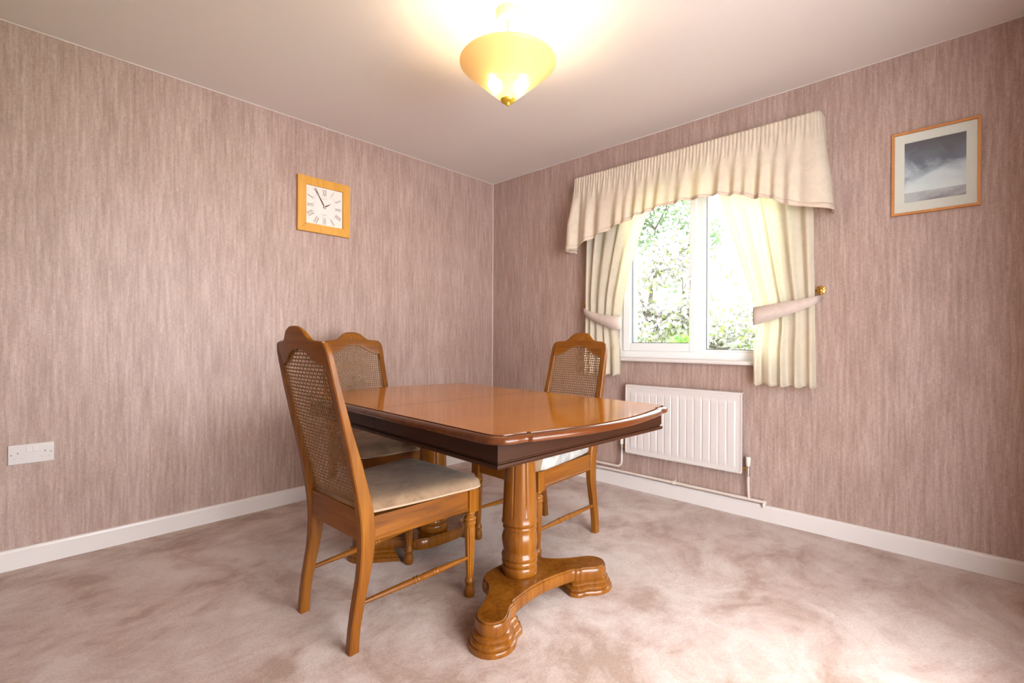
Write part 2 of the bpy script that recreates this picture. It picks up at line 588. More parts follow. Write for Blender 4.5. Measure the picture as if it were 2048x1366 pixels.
for (y0, y1, z0, z1) in ((-1.775, -1.360, 1.003, 1.98), (WY0 + 0.067, -1.874, 0.964, 2.018)):
    g = MB()
    for q in ((y0, y0 + 0.004, z0, z1), (y1 - 0.004, y1, z0, z1), (y0, y1, z0, z0 + 0.004), (y0, y1, z1 - 0.004, z1)):
        g.box(0.028, 0.06, *q)
    wpart(g, 'pane_gasket', GASKET, smooth=0)
    wpart(MB().box(0.042, 0.046, y0, y1, z0, z1), 'window_pane', PANE, smooth=0)
hd = MB()
hd.box(-0.012, 0.0, -1.807, -1.789, 1.33, 1.44)
wh = wpart(hd, 'window_handle', UPVC, smooth=0, bev=0.004)
lv = MB().tube([(-0.012, -1.797, 1.405), (-0.034, -1.795, 1.405), (-0.042, -1.785, 1.39), (-0.044, -1.776, 1.345), (-0.044, -1.778, 1.30), (-0.040, -1.790, 1.265)], [0.008, 0.008, 0.008, 0.0075, 0.007, 0.006], 8)
lv.v = [(x, y - win.location.y, z - win.location.z) for x, y, z in lv.v]
lo = lv.build('handle_lever', UPVC, wh)
sl = MB().rings([[(x, y, z) for x, z in ((0.02, 0.878), (-0.045, 0.878), (-0.053, 0.882), (-0.056, 0.890), (-0.053, 0.899), (-0.045, 0.903), (0.02, 0.905))] for y in (-2.40, -1.235)])
wpart(sl, 'window_sill', GLOSSWHITE, smooth=30)

# ------------------------------------------------------------------ dining table
TBL = (-1.542, -1.458)
TR = math.radians(-2.5)
table = thing('dining_table', 'polished cherry wood extending dining table on two turned pedestals', 'table', (*TBL, 0), TR)
half_end = [(0.0, 0.769), (0.07, 0.767), (0.14, 0.760), (0.20, 0.751), (0.26, 0.740), (0.32, 0.727), (0.362, 0.718), (0.370, 0.713), (0.374, 0.706), (0.385, 0.704), (0.405, 0.704), (0.425, 0.702), (0.445, 0.696), (0.462, 0.684), (0.476, 0.668), (0.484, 0.648), (0.4865, 0.62)]
near = [(u, -w) for u, w in half_end]
outline = [(-u, v) for u, v in reversed(near[1:])] + near          # along the near end, left to right
outline += [(0.4865, k * 0.1) for k in range(-5, 6)]
outline += [(u, w) for u, w in reversed(half_end)] + [(-u, w) for u, w in half_end[1:]]
outline += [(-0.4865, -k * 0.1) for k in range(-5, 6)]
JOINT = 0.042
levels = [(-0.06, 0.728), (-0.012, 0.728), (-0.003, 0.731), (0.0, 0.737), (-0.001, 0.743), (-0.006, 0.749), (-0.012, 0.7525), (-0.0175, 0.753), (-0.0185, 0.7475), (-0.0230, 0.7475), (-0.024, 0.755)]
def leaf(side):
    me = bpy.data.meshes.new('t')
    m = MB().loft(outline, levels, True, True)
    me.from_pydata(m.v, [], m.f)
    bm = bmesh.new()
    bm.from_mesh(me)
    bmesh.ops.recalc_face_normals(bm, faces=bm.faces)
    cut = JOINT + (0.0013 if side > 0 else -0.0013)
    r = bmesh.ops.bisect_plane(bm, geom=bm.verts[:] + bm.edges[:] + bm.faces[:], plane_co=(0, cut, 0), plane_no=(0, -side, 0), clear_outer=True)
    ed = [e for e in r['geom_cut'] if isinstance(e, bmesh.types.BMEdge)]
    bmesh.ops.edgeloop_fill(bm, edges=ed)
    bm.normal_update()
    nm = bpy.data.meshes.new('table_leaf')
    bm.to_mesh(nm)
    bm.free()
    bpy.data.meshes.remove(me)
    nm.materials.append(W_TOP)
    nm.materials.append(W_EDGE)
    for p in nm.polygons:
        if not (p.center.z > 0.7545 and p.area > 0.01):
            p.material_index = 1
    nm.polygons.foreach_set('use_smooth', [True] * len(nm.polygons))
    nm.set_sharp_from_angle(angle=math.radians(38))
    o = bpy.data.objects.new('table_leaf', nm)
    C.objects.link(o)
    o.parent = table
leaf(-1)
leaf(1)
AU, AW = 0.452, 0.664
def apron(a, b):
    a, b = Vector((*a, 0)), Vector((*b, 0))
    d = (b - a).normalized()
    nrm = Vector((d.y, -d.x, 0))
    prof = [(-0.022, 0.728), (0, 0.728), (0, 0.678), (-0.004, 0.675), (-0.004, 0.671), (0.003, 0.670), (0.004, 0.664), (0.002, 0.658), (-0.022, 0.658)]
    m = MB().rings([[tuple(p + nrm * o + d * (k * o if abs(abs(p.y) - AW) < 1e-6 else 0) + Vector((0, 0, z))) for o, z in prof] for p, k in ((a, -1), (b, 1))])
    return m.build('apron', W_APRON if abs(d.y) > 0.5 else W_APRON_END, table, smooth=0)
apron((-AU, AW), (-AU, JOINT + 0.001))
apron((-AU, JOINT - 0.001), (-AU, -AW))
apron((-AU, -AW), (AU, -AW))
apron((AU, -AW), (AU, JOINT - 0.001))
apron((AU, JOINT + 0.001), (AU, AW))
apron((AU, AW), (-AU, AW))
# pedestals: base plan in (u, w), w outwards from the table centre
bhalf = [(0.0, 0.205), (0.06, 0.207), (0.10, 0.214), (0.128, 0.228), (0.145, 0.245), (0.150, 0.262), (0.158, 0.285), (0.178, 0.312), (0.210, 0.340), (0.245, 0.363), (0.275, 0.381), (0.305, 0.396), (0.326, 0.420), (0.334, 0.450), (0.327, 0.478), (0.305, 0.496), (0.275, 0.502), (0.245, 0.493), (0.222, 0.474), (0.200, 0.460), (0.180, 0.456), (0.172, 0.450), (0.168, 0.440), (0.135, 0.434), (0.09, 0.425), (0.045, 0.419), (0.0, 0.417)]
def column_mod(r, z, a):
    if 0.335 < z < 0.70:
        k = (a * 8 / (2 * PI)) % 1.0
        dd = abs(k - 0.5) * (2 * PI / 8) * r
        if dd < 0.0035:
            return r - 0.0035 * (1 - (dd / 0.0035)**2)
    return r
cprof = [(0.050, 0.098), (0.0675, 0.100), (0.0705, 0.104), (0.0705, 0.126), (0.069, 0.130), (0.0665, 0.134), (0.069, 0.138), (0.0715, 0.146), (0.0705, 0.153), (0.068, 0.157), (0.0715, 0.163), (0.0725, 0.170), (0.070, 0.178), (0.066, 0.184), (0.0645, 0.190), (0.0665, 0.200), (0.0695, 0.214), (0.0712, 0.230), (0.0705, 0.245), (0.067, 0.258), (0.0640, 0.268), (0.0650, 0.276), (0.0675, 0.282), (0.0665, 0.288), (0.064, 0.291), (0.0685, 0.296), (0.0720, 0.302), (0.0715, 0.309), (0.0690, 0.315), (0.0690, 0.330)]
cprof += [(0.069 - (z - 0.33) * 0.042, z) for z in (0.334, 0.340, 0.40, 0.48, 0.56, 0.64, 0.685)] + [(0.053, 0.70), (0.053, 0.728)]
def pedestal(sgn):
    half = [(u, sgn * w) for u, w in smoothpoly(bhalf, 1, False)]
    poly = half + [(-u, v) for u, v in reversed(half[1:-1])]
    base = MB().loft(poly, [(-0.009, 0.052), (0.0, 0.052), (0.003, 0.060), (0.003, 0.074), (0.0015, 0.084), (0.0, 0.0895), (-0.0010, 0.0920), (-0.002, 0.0925), (-0.0024, 0.0890), (-0.0040, 0.0890), (-0.0045, 0.0970), (-0.0050, 0.0993), (-0.0060, 0.100)]).build('pedestal_base', W_PED, table, smooth=22)
    for s in (-1, 1):
        pad = [(s * u, v) for (u, v) in half if u > 0.166 and abs(v) > 0.33]
        lv = [(0.000, 0.060), (0.000, 0.053), (0.006, 0.050), (0.011, 0.045), (0.012, 0.039), (0.009, 0.036), (0.015, 0.033), (0.020, 0.027), (0.021, 0.021), (0.018, 0.018), (0.024, 0.015), (0.027, 0.008), (0.027, 0.0)]
        MB().loft(pad, lv).build('foot_pad', W_PED, base, smooth=30)
    MB().lathe(cprof, 128, (0, sgn * 0.300, 0), column_mod).build('pedestal_column', W_PED, table, smooth=50)
pedestal(-1)
pedestal(1)
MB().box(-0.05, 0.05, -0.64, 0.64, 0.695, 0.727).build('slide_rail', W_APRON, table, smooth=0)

# ------------------------------------------------------------------ dining chairs (local x = facing, y = left)
XF = [(0, -0.236), (0.062, -0.233), (0.153, -0.217), (0.229, -0.199), (0.331, -0.182), (0.435, -0.186), (0.593, -0.225), (0.703, -0.259), (0.824, -0.292), (0.957, -0.324), (1.01, -0.336), (1.08, -0.354)]
XB = [(0, -0.271), (0.062, -0.267), (0.153, -0.254), (0.229, -0.240), (0.331, -0.232), (0.435, -0.238), (0.593, -0.266), (0.703, -0.290), (0.824, -0.318), (0.957, -0.346), (1.01, -0.356), (1.08, -0.372)]
def xc(z):
    return 0.5 * (slerp(XF, z) + slerp(XB, z))
OUTER = [(0, 0.192), (0.35, 0.197), (0.45, 0.199), (0.70, 0.199), (0.95, 0.191), (0.965, 0.190), (0.985, 0.186), (1.0, 0.178), (1.008, 0.168)]
def rear_leg(s):
    rings = []
    zs = [0, 0.03, 0.08, 0.13, 0.18, 0.23, 0.28, 0.33, 0.38, 0.43, 0.48, 0.54, 0.60, 0.66, 0.72, 0.78, 0.84, 0.90, 0.94, 0.965, 0.98, 0.992, 1.0, 1.008]
    for z in zs:
        f, b = slerp(XF, z), slerp(XB, z)
        o = lerp(OUTER, z)
        i = lerp([(0, 0.160), (0.4, 0.163), (0.45, 0.166), (0.7, 0.166), (0.95, 0.158), (1.1, 0.156)], z)
        c = 0.004
        rings.append([(f, s * (i + c), z), (f - c, s * i, z), (b + c, s * i, z), (b, s * (i + c), z), (b, s * (o - c), z), (b + c, s * o, z), (f - c, s * o, z), (f, s * (o - c), z)])
    return MB().rings(rings)
CRO = [(0.0, 1.063), (0.025, 1.062), (0.045, 1.057), (0.062, 1.048), (0.076, 1.036), (0.088, 1.025), (0.100, 1.018), (0.116, 1.0145), (0.140, 1.0135), (0.162, 1.011)]
CRI = [(0.0, 0.988), (0.03, 0.985), (0.06, 0.974), (0.085, 0.958), (0.11, 0.944), (0.135, 0.936), (0.162, 0.930)]
def crest():
    m = MB()
    ys = [i * 0.162 / 16 for i in range(-16, 17)]
    rings = []
    for y in ys:
        zo, zi = slerp(CRO, abs(y)), slerp(CRI, abs(y))
        bow = -0.010 * (1 - (y / 0.162)**2)
        h = zo - zi
        pts = []
        for t, side in ((0.0, 1), (0.10, 1), (0.5, 1), (0.85, 1), (0.95, 0.75), (1.0, 0.2), (0.995, -0.5), (0.93, -1), (0.5, -1), (0.0, -1)):
            z = zi + h * t
            hw = 0.5 * (slerp(XF, z) - slerp(XB, z)) * (0.86 if t < 0.06 else 0.98)
            pts.append((xc(z) + side * hw + bow, y, z))
        rings.append(pts)
    return m.rings(rings)
def carving():
    m = MB()
    for y, z, a, l in ((0, 1.026, 0, 0.024), (-0.026, 1.020, 0.9, 0.022), (0.026, 1.020, -0.9, 0.022), (-0.05, 1.010, 1.2, 0.020), (0.05, 1.010, -1.2, 0.020), (-0.014, 1.030, 0.45, 0.02), (0.014, 1.030, -0.45, 0.02)):
        rs = []
        for k in range(7):
            t = k / 6
            wd = 0.0055 * math.sin(PI * max(0.05, min(0.95, t)))
            ring = []
            for q in range(6):
                an = 2 * PI * q / 6
                py, pz = wd * math.cos(an), (t - 0.5) * l
                yy, zz = y + py * math.cos(a) - pz * math.sin(a), z + py * math.sin(a) + pz * math.cos(a)
                ring.append((slerp(XF, zz) - 0.0105 + 0.004 * math.sin(an) * math.sin(PI * t) , yy, zz))
            rs.append(ring)
        m.rings(rs)
    return m
PITCH = 0.0128
def cane():
    m = MB()
    r = 0.0048
    for iy in range(-13, 13):
        for iz in range(0, 46):
            y0, z0 = iy * PITCH, 0.452 + iz * PITCH
            yc, zc = y0 + PITCH / 2, z0 + PITCH / 2
            if zc > slerp(CRI, min(abs(yc), 0.162)) + 0.014 or abs(yc) > 0.168:
                continue
            bow = -0.010 * max(0, 1 - (yc / 0.162)**2) * min(1, max(0, (zc - 0.45) / 0.3))
            ou, inn = [], []
            for k in range(8):
                a = PI / 4 * k
                rr = PITCH / 2 / max(abs(math.cos(a)), abs(math.sin(a)))
                ou.append((yc + rr * math.cos(a), zc + rr * math.sin(a)))
                inn.append((yc + r * math.cos(a), zc + r * math.sin(a)))
            v = [(xc(z) + bow, y, z) for y, z in ou] + [(xc(z) + bow + 0.0006 * (1 if (iy + iz) % 2 else -1), y, z) for y, z in inn]
            m.add(v, [(k, (k + 1) % 8, 8 + (k + 1) % 8, 8 + k) for k in range(8)])
    return m
def front_leg(s):
    y = s * 0.203
    x = 0.240
    m = MB().box(x - 0.024, x + 0.024, y - 0.024, y + 0.024, 0.338, 0.428)
    pr = [(0.012, 0.345), (0.020, 0.338), (0.0215, 0.332), (0.019, 0.327), (0.0165, 0.323), (0.017, 0.319), (0.0225, 0.315), (0.0245, 0.310), (0.0235, 0.304), (0.020, 0.301), (0.0205, 0.299), (0.0240, 0.296), (0.0245, 0.292), (0.0225, 0.286), (0.0225, 0.280)]
    pr += [(0.0230 - (0.28 - z) * 0.042, z) for z in (0.27, 0.24, 0.20, 0.16, 0.12, 0.085, 0.074)]
    pr += [(0.0165, 0.070), (0.0195, 0.065), (0.0205, 0.060), (0.0195, 0.054), (0.0170, 0.050), (0.0165, 0.046), (0.0185, 0.038), (0.0210, 0.026), (0.0220, 0.014), (0.0210, 0.004), (0.019, 0.0)]
    def mod(r, z, a):
        if 0.078 < z < 0.281:
            return r - 0.0028 * abs(math.sin(a * 5))**0.6 * min(1, (0.281 - z) / 0.01, (z - 0.078) / 0.01) * -1 - 0.0028
        return r
    return m.lathe(pr, 40, (x, y, 0), mod)
def stretcher(s):
    a, b = Vector((-0.232, s * 0.180, 0.150)), Vector((0.224, s * 0.203, 0.155))
    L = (b - a).length
    tb = [(0, 0.007), (0.02, 0.0075), (0.25, 0.0095), (0.42, 0.0115), (0.455, 0.0105), (0.46, 0.0125), (0.475, 0.0130), (0.485, 0.0105), (0.495, 0.0130), (0.508, 0.0125), (0.515, 0.0105), (0.55, 0.0118), (0.60, 0.0118), (0.635, 0.0105), (0.64, 0.0125), (0.655, 0.0130), (0.665, 0.0105), (0.675, 0.0130), (0.688, 0.0125), (0.695, 0.0105), (0.72, 0.0115), (0.85, 0.0095), (0.98, 0.0075), (1.0, 0.007)]
    return MB().tube([a + (b - a) * t for t, r in tb], [r for t, r in tb], 16)
def seat_side_rail(s):
    m = MB()
    rings = []
    for x, y in ((-0.215, 0.190), (0.222, 0.218)):
        z1 = 0.428
        rings.append([(x, s * (y - 0.022), 0.345), (x, s * y, 0.345), (x, s * (y + 0.003), 0.350), (x, s * (y + 0.003), 0.355), (x, s * y, 0.359), (x, s * y, z1), (x, s * (y - 0.022), z1)])
    return m.rings(rings)
SEAT = smoothpoly([(-0.222, -0.150), (-0.222, 0.150), (-0.205, 0.176), (0.0, 0.212), (0.20, 0.238), (0.245, 0.242), (0.274, 0.226), (0.280, 0.19), (0.286, 0.0), (0.280, -0.19), (0.274, -0.226), (0.245, -0.242), (0.20, -0.238), (0.0, -0.212), (-0.205, -0.176)], 2)
def cushion(th=0.052, z0=0.432, wob=0.0, seed=1):
    rs = []
    cx = 0.03
    for sc, t in ((0.90, 0.0), (0.975, 0.02), (1.0, 0.12), (1.005, 0.30), (1.0, 0.48), (0.985, 0.62), (0.955, 0.75), (0.90, 0.87), (0.80, 0.95), (0.62, 1.0), (0.40, 1.02), (0.18, 1.03), (0.03, 1.03)):
        ring = []
        for x, y in SEAT:
            px, py = cx + (x - cx) * sc, y * sc
            dz = wob * (math.sin(px * 31 + seed) * math.sin(py * 23 + seed * 2)) * min(1, t * 1.5)
            ring.append((px, py, z0 + th * t + dz))
        rs.append(ring)
    return MB().rings(rs)
def make_chair(label):
    t = thing('dining_chair', label, 'chair', (0, 0, 0), 0, 'cane back dining chairs around the table')
    for s in (1, -1):
        rear_leg(s).build('rear_leg', W_Z, t, smooth=30)
    for s in (1, -1):
        front_leg(s).build('front_leg', W_Z, t, smooth=40)
    for s in (1, -1):
        stretcher(s).build('stretcher', W_X, t, smooth=40)
    for s in (1, -1):
        seat_side_rail(s).build('seat_rail', W_X, t, smooth=25)
    MB().box(0.232, 0.254, -0.182, 0.182, 0.345, 0.428).build('seat_rail', W_Y, t, smooth=0, bev=0.002)
    MB().box(-0.230, -0.198, -0.166, 0.166, 0.352, 0.452).build('seat_rail', W_Y, t, smooth=0, bev=0.002)
    MB().prism([(x * 0.88, y * 0.86) for x, y in SEAT], 0.415, 0.430).build('seat_board', W_Y, t, smooth=0)
    cr = crest().build('crest_rail', W_Y, t, smooth=40)
    carving().build('carving', W_Y, cr, smooth=60)
    cn = cane().build('cane_panel', CANE, t, smooth=0, solid=0.0012, recalc=False)
    bead = MB()
    for s in (1, -1):
        bead.tube([(xc(z) + 0.006, s * (lerp([(0.45, 0.163), (0.7, 0.163), (0.95, 0.155)], z)), z) for z in [0.46 + 0.048 * k for k in range(10)]], 0.004, 6)
    bead.tube([(xc(slerp(CRI, abs(y))) + 0.007 - 0.01 * (1 - (y / 0.162)**2), y, slerp(CRI, abs(y)) - 0.002) for y in [i * 0.156 / 12 for i in range(-12, 13)]], 0.004, 6)
    bead.build('cane_spline', CANE, t, smooth=50)
    return t
chair_a = make_chair('honey oak cane back chair nearest the camera, seen from behind, beige velvet seat')
def add_cushion(ch, m, mat, pipe=True):
    c = m.build('seat_cushion', mat, ch, smooth=60)
    if pipe:
        P = [(x * 1.0, y * 1.0, 0.440) for x, y in SEAT]
        MB().tube(P + [P[0]], 0.0045, 6, False).build('piping', VELVETPIPE, c, smooth=60)
    return c
chair_b = copy_tree(chair_a)
chair_c = copy_tree(chair_a)
chair_a.location = (-1.935, -1.415, 0)
chair_a.rotation_euler.z = math.radians(1.4)
chair_b.location = (-1.523, -0.660, 0)
chair_b.rotation_euler.z = math.radians(-93.5)
chair_b['label'] = 'honey oak cane back chair at the far end of the table by the clock wall'
chair_c.location = (-1.06, -1.4386, 0)
chair_c.rotation_euler.z = math.radians(179)
chair_c['label'] = 'honey oak cane back chair on the window side with a grey white cushion'
add_cushion(chair_a, cushion(), VELVET)
add_cushion(chair_b, cushion(0.05, 0.432, 0.004, 2), VELVET)
cc = add_cushion(chair_c, cushion(0.085, 0.432, 0.003, 5), SATIN, False)
cc['label'] = 'grey white puckered seat cushion'
roll = MB()
roll.lathe([(0.004, -0.240), (0.030, -0.236), (0.036, -0.228), (0.037, 0.0), (0.036, 0.228), (0.030, 0.236), (0.004, 0.240)], 20, (0.268, 0, 0.468), None, 1)
roll.build('cushion_front_roll', VELVET, cc, smooth=60)['label'] = 'brown rolled front edge of the cushion'

# ------------------------------------------------------------------ pendant lamp
LX, LY = -1.512, -1.640
lamp = thing('pendant_light', 'amber conical glass uplighter pendant hanging from the ceiling', 'lamp', (LX, LY, H))
MB().lathe([(0.05, 0.0), (0.050, -0.004), (0.0495, -0.030), (0.046, -0.037), (0.02, -0.040), (0.006, -0.041)], 40).build('ceiling_rose', plain('cream_plastic', (0.66, 0.54, 0.40), 0.4), lamp)
MB().tube([(0, 0, -0.04), (0, 0, -0.365)], 0.0055, 10).build('hanging_rod', plain('cream_rod', (0.75, 0.62, 0.42), 0.4), lamp)
sp = [(0.200, -0.214), (0.2025, -0.218), (0.202, -0.222), (0.196, -0.229), (0.15, -0.269), (0.10, -0.312), (0.05, -0.355), (0.024, -0.377)]
sm = MB()
sm.rings([[(r * math.cos(2 * PI * i / 64), r * math.sin(2 * PI * i / 64), z) for i in range(64)] for r, z in sp], False, False)
sm.build('lamp_shade', SHADE, lamp, smooth=60)
MB().lathe([(0.004, -0.366), (0.028, -0.367), (0.031, -0.372), (0.028, -0.379), (0.018, -0.385), (0.011, -0.387), (0.009, -0.392), (0.006, -0.396), (0.001, -0.397)], 28).build('finial', plain('yellow_brass_cap', (0.75, 0.52, 0.06), 0.3, 0.6), lamp)
for k in range(2):
    a = math.radians(-44 + 180 * k)
    bx, by = 0.058 * math.cos(a), 0.058 * math.sin(a)
    MB().lathe([(0.004, -0.330), (0.014, -0.326), (0.021, -0.314), (0.022, -0.302), (0.016, -0.286), (0.012, -0.276), (0.012, -0.262), (0.004, -0.260)], 16, (bx, by, 0)).build('bulb', BULB, lamp)
    MB().tube([(bx, by, -0.262), (bx * 0.5, by * 0.5, -0.250), (0, 0, -0.255)], 0.007, 8).build('bulb_arm', GLOSSWHITE, lamp)
    light('pendant_bulb_light', 'POINT', (LX + bx * 0.9, LY + by * 0.9, H - 0.312), LAMP_W, (1.0, 0.78, 0.50), 0.03)

# ------------------------------------------------------------------ radiator and pipes
rad = thing('radiator', 'white ribbed single panel radiator under the window', 'radiator', (0, -1.74, 0.26))
RW, RH = 0.370, 0.458
prof = []
NR = 14
def rib(y):
    k = (y + RW - 0.03) / (2 * (RW - 0.03)) * NR
    if k < 0 or k > NR:
        return 0.0
    fr_ = k % 1.0
    return 0.0045 * min(1, max(0, (0.5 - abs(fr_ - 0.5)) / 0.11))
def radfront(u, v):
    y = -RW + 2 * RW * u
    z = RH * v
    a = min(1, max(0, (z - 0.022) / 0.020), max(0, (RH - 0.045 - z) / 0.014)) if 0.022 < z < RH - 0.045 else 0
    return (-0.062 - rib(y) * a, y, z)
m = MB()
m.grid(radfront, 224, 46)
m.box(-0.0605, -0.048, -RW, RW, 0, RH)
panel = m.build('radiator_panel', RADWHITE, rad, smooth=50, recalc=False)
m = MB()
m.rings([[(x, y, z) for x, z in ((-0.048, RH - 0.01), (-0.066, RH - 0.012), (-0.067, RH - 0.002), (-0.062, RH + 0.003), (-0.024, RH + 0.003), (-0.02, RH - 0.004))] for y in (-RW - 0.003, RW + 0.003)])
m.box(-0.068, -0.048, -RW - 0.003, RW + 0.003, -0.003, 0.006)
for s in (-1, 1):
    m.box(-0.067, -0.046, s * (RW + 0.0015) - 0.003, s * (RW + 0.0015) + 0.003, 0, RH)
m.build('edge_trim', RADWHITE, rad, smooth=0, bev=0.002)
for y in (-0.24, 0.24):
    MB().box(-0.048, 0.0, y - 0.015, y + 0.015, 0.06, 0.40).build('wall_bracket', RADWHITE, rad, smooth=0)
def valve(y, s, label):
    v = thing('radiator_valve', label, 'valve', (-0.045, y, 0.285), 0, 'radiator valves')
    MB().lathe([(0.003, 0.072), (0.011, 0.071), (0.0135, 0.066), (0.0125, 0.040), (0.0115, 0.022), (0.010, 0.020)], 20).build('valve_cap', VALVEW, v)
    MB().lathe([(0.009, 0.024), (0.009, 0.012), (0.012, 0.010), (0.012, -0.006), (0.010, -0.008), (0.010, -0.022), (0.012, -0.024), (0.012, -0.036), (0.008, -0.038)], 16).build('valve_body', CHROME, v)
    MB().lathe([(0.008, 0.0), (0.008, s * 0.010), (0.011, s * 0.011), (0.011, s * 0.020), (0.008, s * 0.021), (0.008, s * 0.030)], 12, (0, 0, 0), None, 1).build('union_nut', BRASS, v)
valve(-1.328, -1, 'white capped radiator valve at the left end of the radiator')
valve(-2.146, 1, 'white capped radiator valve at the right end of the radiator')
def fillet(p, q, r, rad_=0.04, n=6):
    P, Q, R = Vector(p), Vector(q), Vector(r)
    a, b = (P - Q).normalized(), (R - Q).normalized()
    s0, s1 = Q + a * rad_, Q + b * rad_
    return [tuple((1 - t)**2 * s0 + 2 * t * (1 - t) * Q + t * t * s1) for t in [k / n for k in range(n + 1)]]
x_ = -0.030
up1 = [(x_, -0.18, 0.0)] + fillet((x_, -0.18, 0), (x_, -0.18, 0.147), (x_, -1, 0.147)) + fillet((x_, -1, 0.147), (-0.045, -1.328, 0.147), (-0.045, -1.328, 0.26), 0.045) + [(-0.045, -1.328, 0.262)]
tag(MB().tube(up1, 0.0075, 12).build('heating_pipe', PIPEPAINT), 'upper cream painted pipe bending up to the left radiator valve', 'pipe', 'heating pipes along the window wall')
lo1 = [(x_, -0.24, 0.0)] + fillet((x_, -0.24, 0), (x_, -0.24, 0.112), (x_, -1, 0.112)) + [(x_, -2.215, 0.112)]
m = MB().tube(lo1, 0.0085, 12)
m.tube([(-0.045, -2.146, 0.262), (-0.043, -2.146, 0.16), (x_, -2.146, 0.112)], 0.0075, 12)
lowpipe = tag(m.build('heating_pipe', PIPEPAINT), 'lower cream painted pipe above the skirting rising to the right radiator valve', 'pipe', 'heating pipes along the window wall')
m = MB().lathe([(0.006, -2.238), (0.010, -2.236), (0.011, -2.222), (0.008, -2.212)], 12, (x_, 0, 0.112), None, 1)
m.tube([(x_, -2.224, 0.112), (x_ - 0.008, -2.226, 0.094), (x_ - 0.010, -2.228, 0.084)], [0.008, 0.0075, 0.0065], 10)
m.build('drain_cock', PIPEPAINT, lowpipe)
for y in (-1.70, -1.02):
    m = MB().box(x_ - 0.013, -0.002, y - 0.007, y + 0.007, 0.100, 0.104).box(x_ - 0.013, x_ - 0.010, y - 0.007, y + 0.007, 0.100, 0.126)
    m.box(x_ - 0.004, x_ - 0.001, y - 0.012, y - 0.005, 0.120, 0.134).build('pipe_clip', VALVEW, lowpipe, smooth=0)

# ------------------------------------------------------------------ curtains and pelmet
def curtain(name, label, yo, yi, xoff, nf, seed, pinch):
    rnd = random.Random(seed)
    ph = [rnd.uniform(0, 6.28) for _ in range(6)]
    zt, zb = 2.13, 0.778
    def fn(u, v):
        z = zt + (zb - zt) * v
        a, b = lerp(yo, z), slerp(yi, z)
        uu = u + 0.018 * math.sin(6.28 * 2 * u + ph[0]) + 0.012 * math.sin(6.28 * 3 * u + ph[1] + z)
        y = a + (b - a) * uu
        k = math.exp(-((z - pinch) / 0.16)**2)
        amp = 0.023 * (1 - 0.45 * k)
        fold = math.sin(6.28 * nf * u + ph[2] + 0.25 * math.sin(z * 3 + ph[3])) + 0.18 * math.sin(6.28 * nf * 2.1 * u + ph[4])
        x = -(lerp([(0.78, xoff), (1.3, xoff), (1.75, xoff - 0.030), (2.13, xoff - 0.035)], z) + amp * fold * 0.8 * lerp([(1.3, 1), (1.8, 0.75)], z))
        zz = z + (0.006 * math.sin(6.28 * nf * u + ph[5]) if v > 0.98 else 0)
        return (x, y, zz)
    t = tag(MB().grid(fn, 150, 60).build(name, CURTAIN, None, smooth=80, solid=0.0015, recalc=False), label, 'curtain', 'cream curtains at the window')
    return t
cl = curtain('curtain', 'cream curtain tied back on the left of the window', [(0.78, -1.050), (1.25, -1.058), (1.7, -1.045), (2.13, -1.04)],
        [(0.76, -1.335), (0.98, -1.333), (1.06, -1.320), (1.14, -1.318), (1.20, -1.338), (1.362, -1.367), (1.56, -1.415), (1.72, -1.459), (1.846, -1.505), (2.13, -1.60)], 0.092, 4.5, 3, 1.13)
cr_ = curtain('curtain', 'cream curtain tied back on the right of the window', [(0.78, -2.483), (1.25, -2.474), (1.7, -2.462), (2.13, -2.45)],
        [(0.76, -2.188), (0.969, -2.186), (1.108, -2.199), (1.206, -2.190), (1.335, -2.152), (1.51, -2.096), (1.69, -2.04), (1.846, -1.988), (2.13, -1.90)], 0.092, 4.5, 11, 1.15)

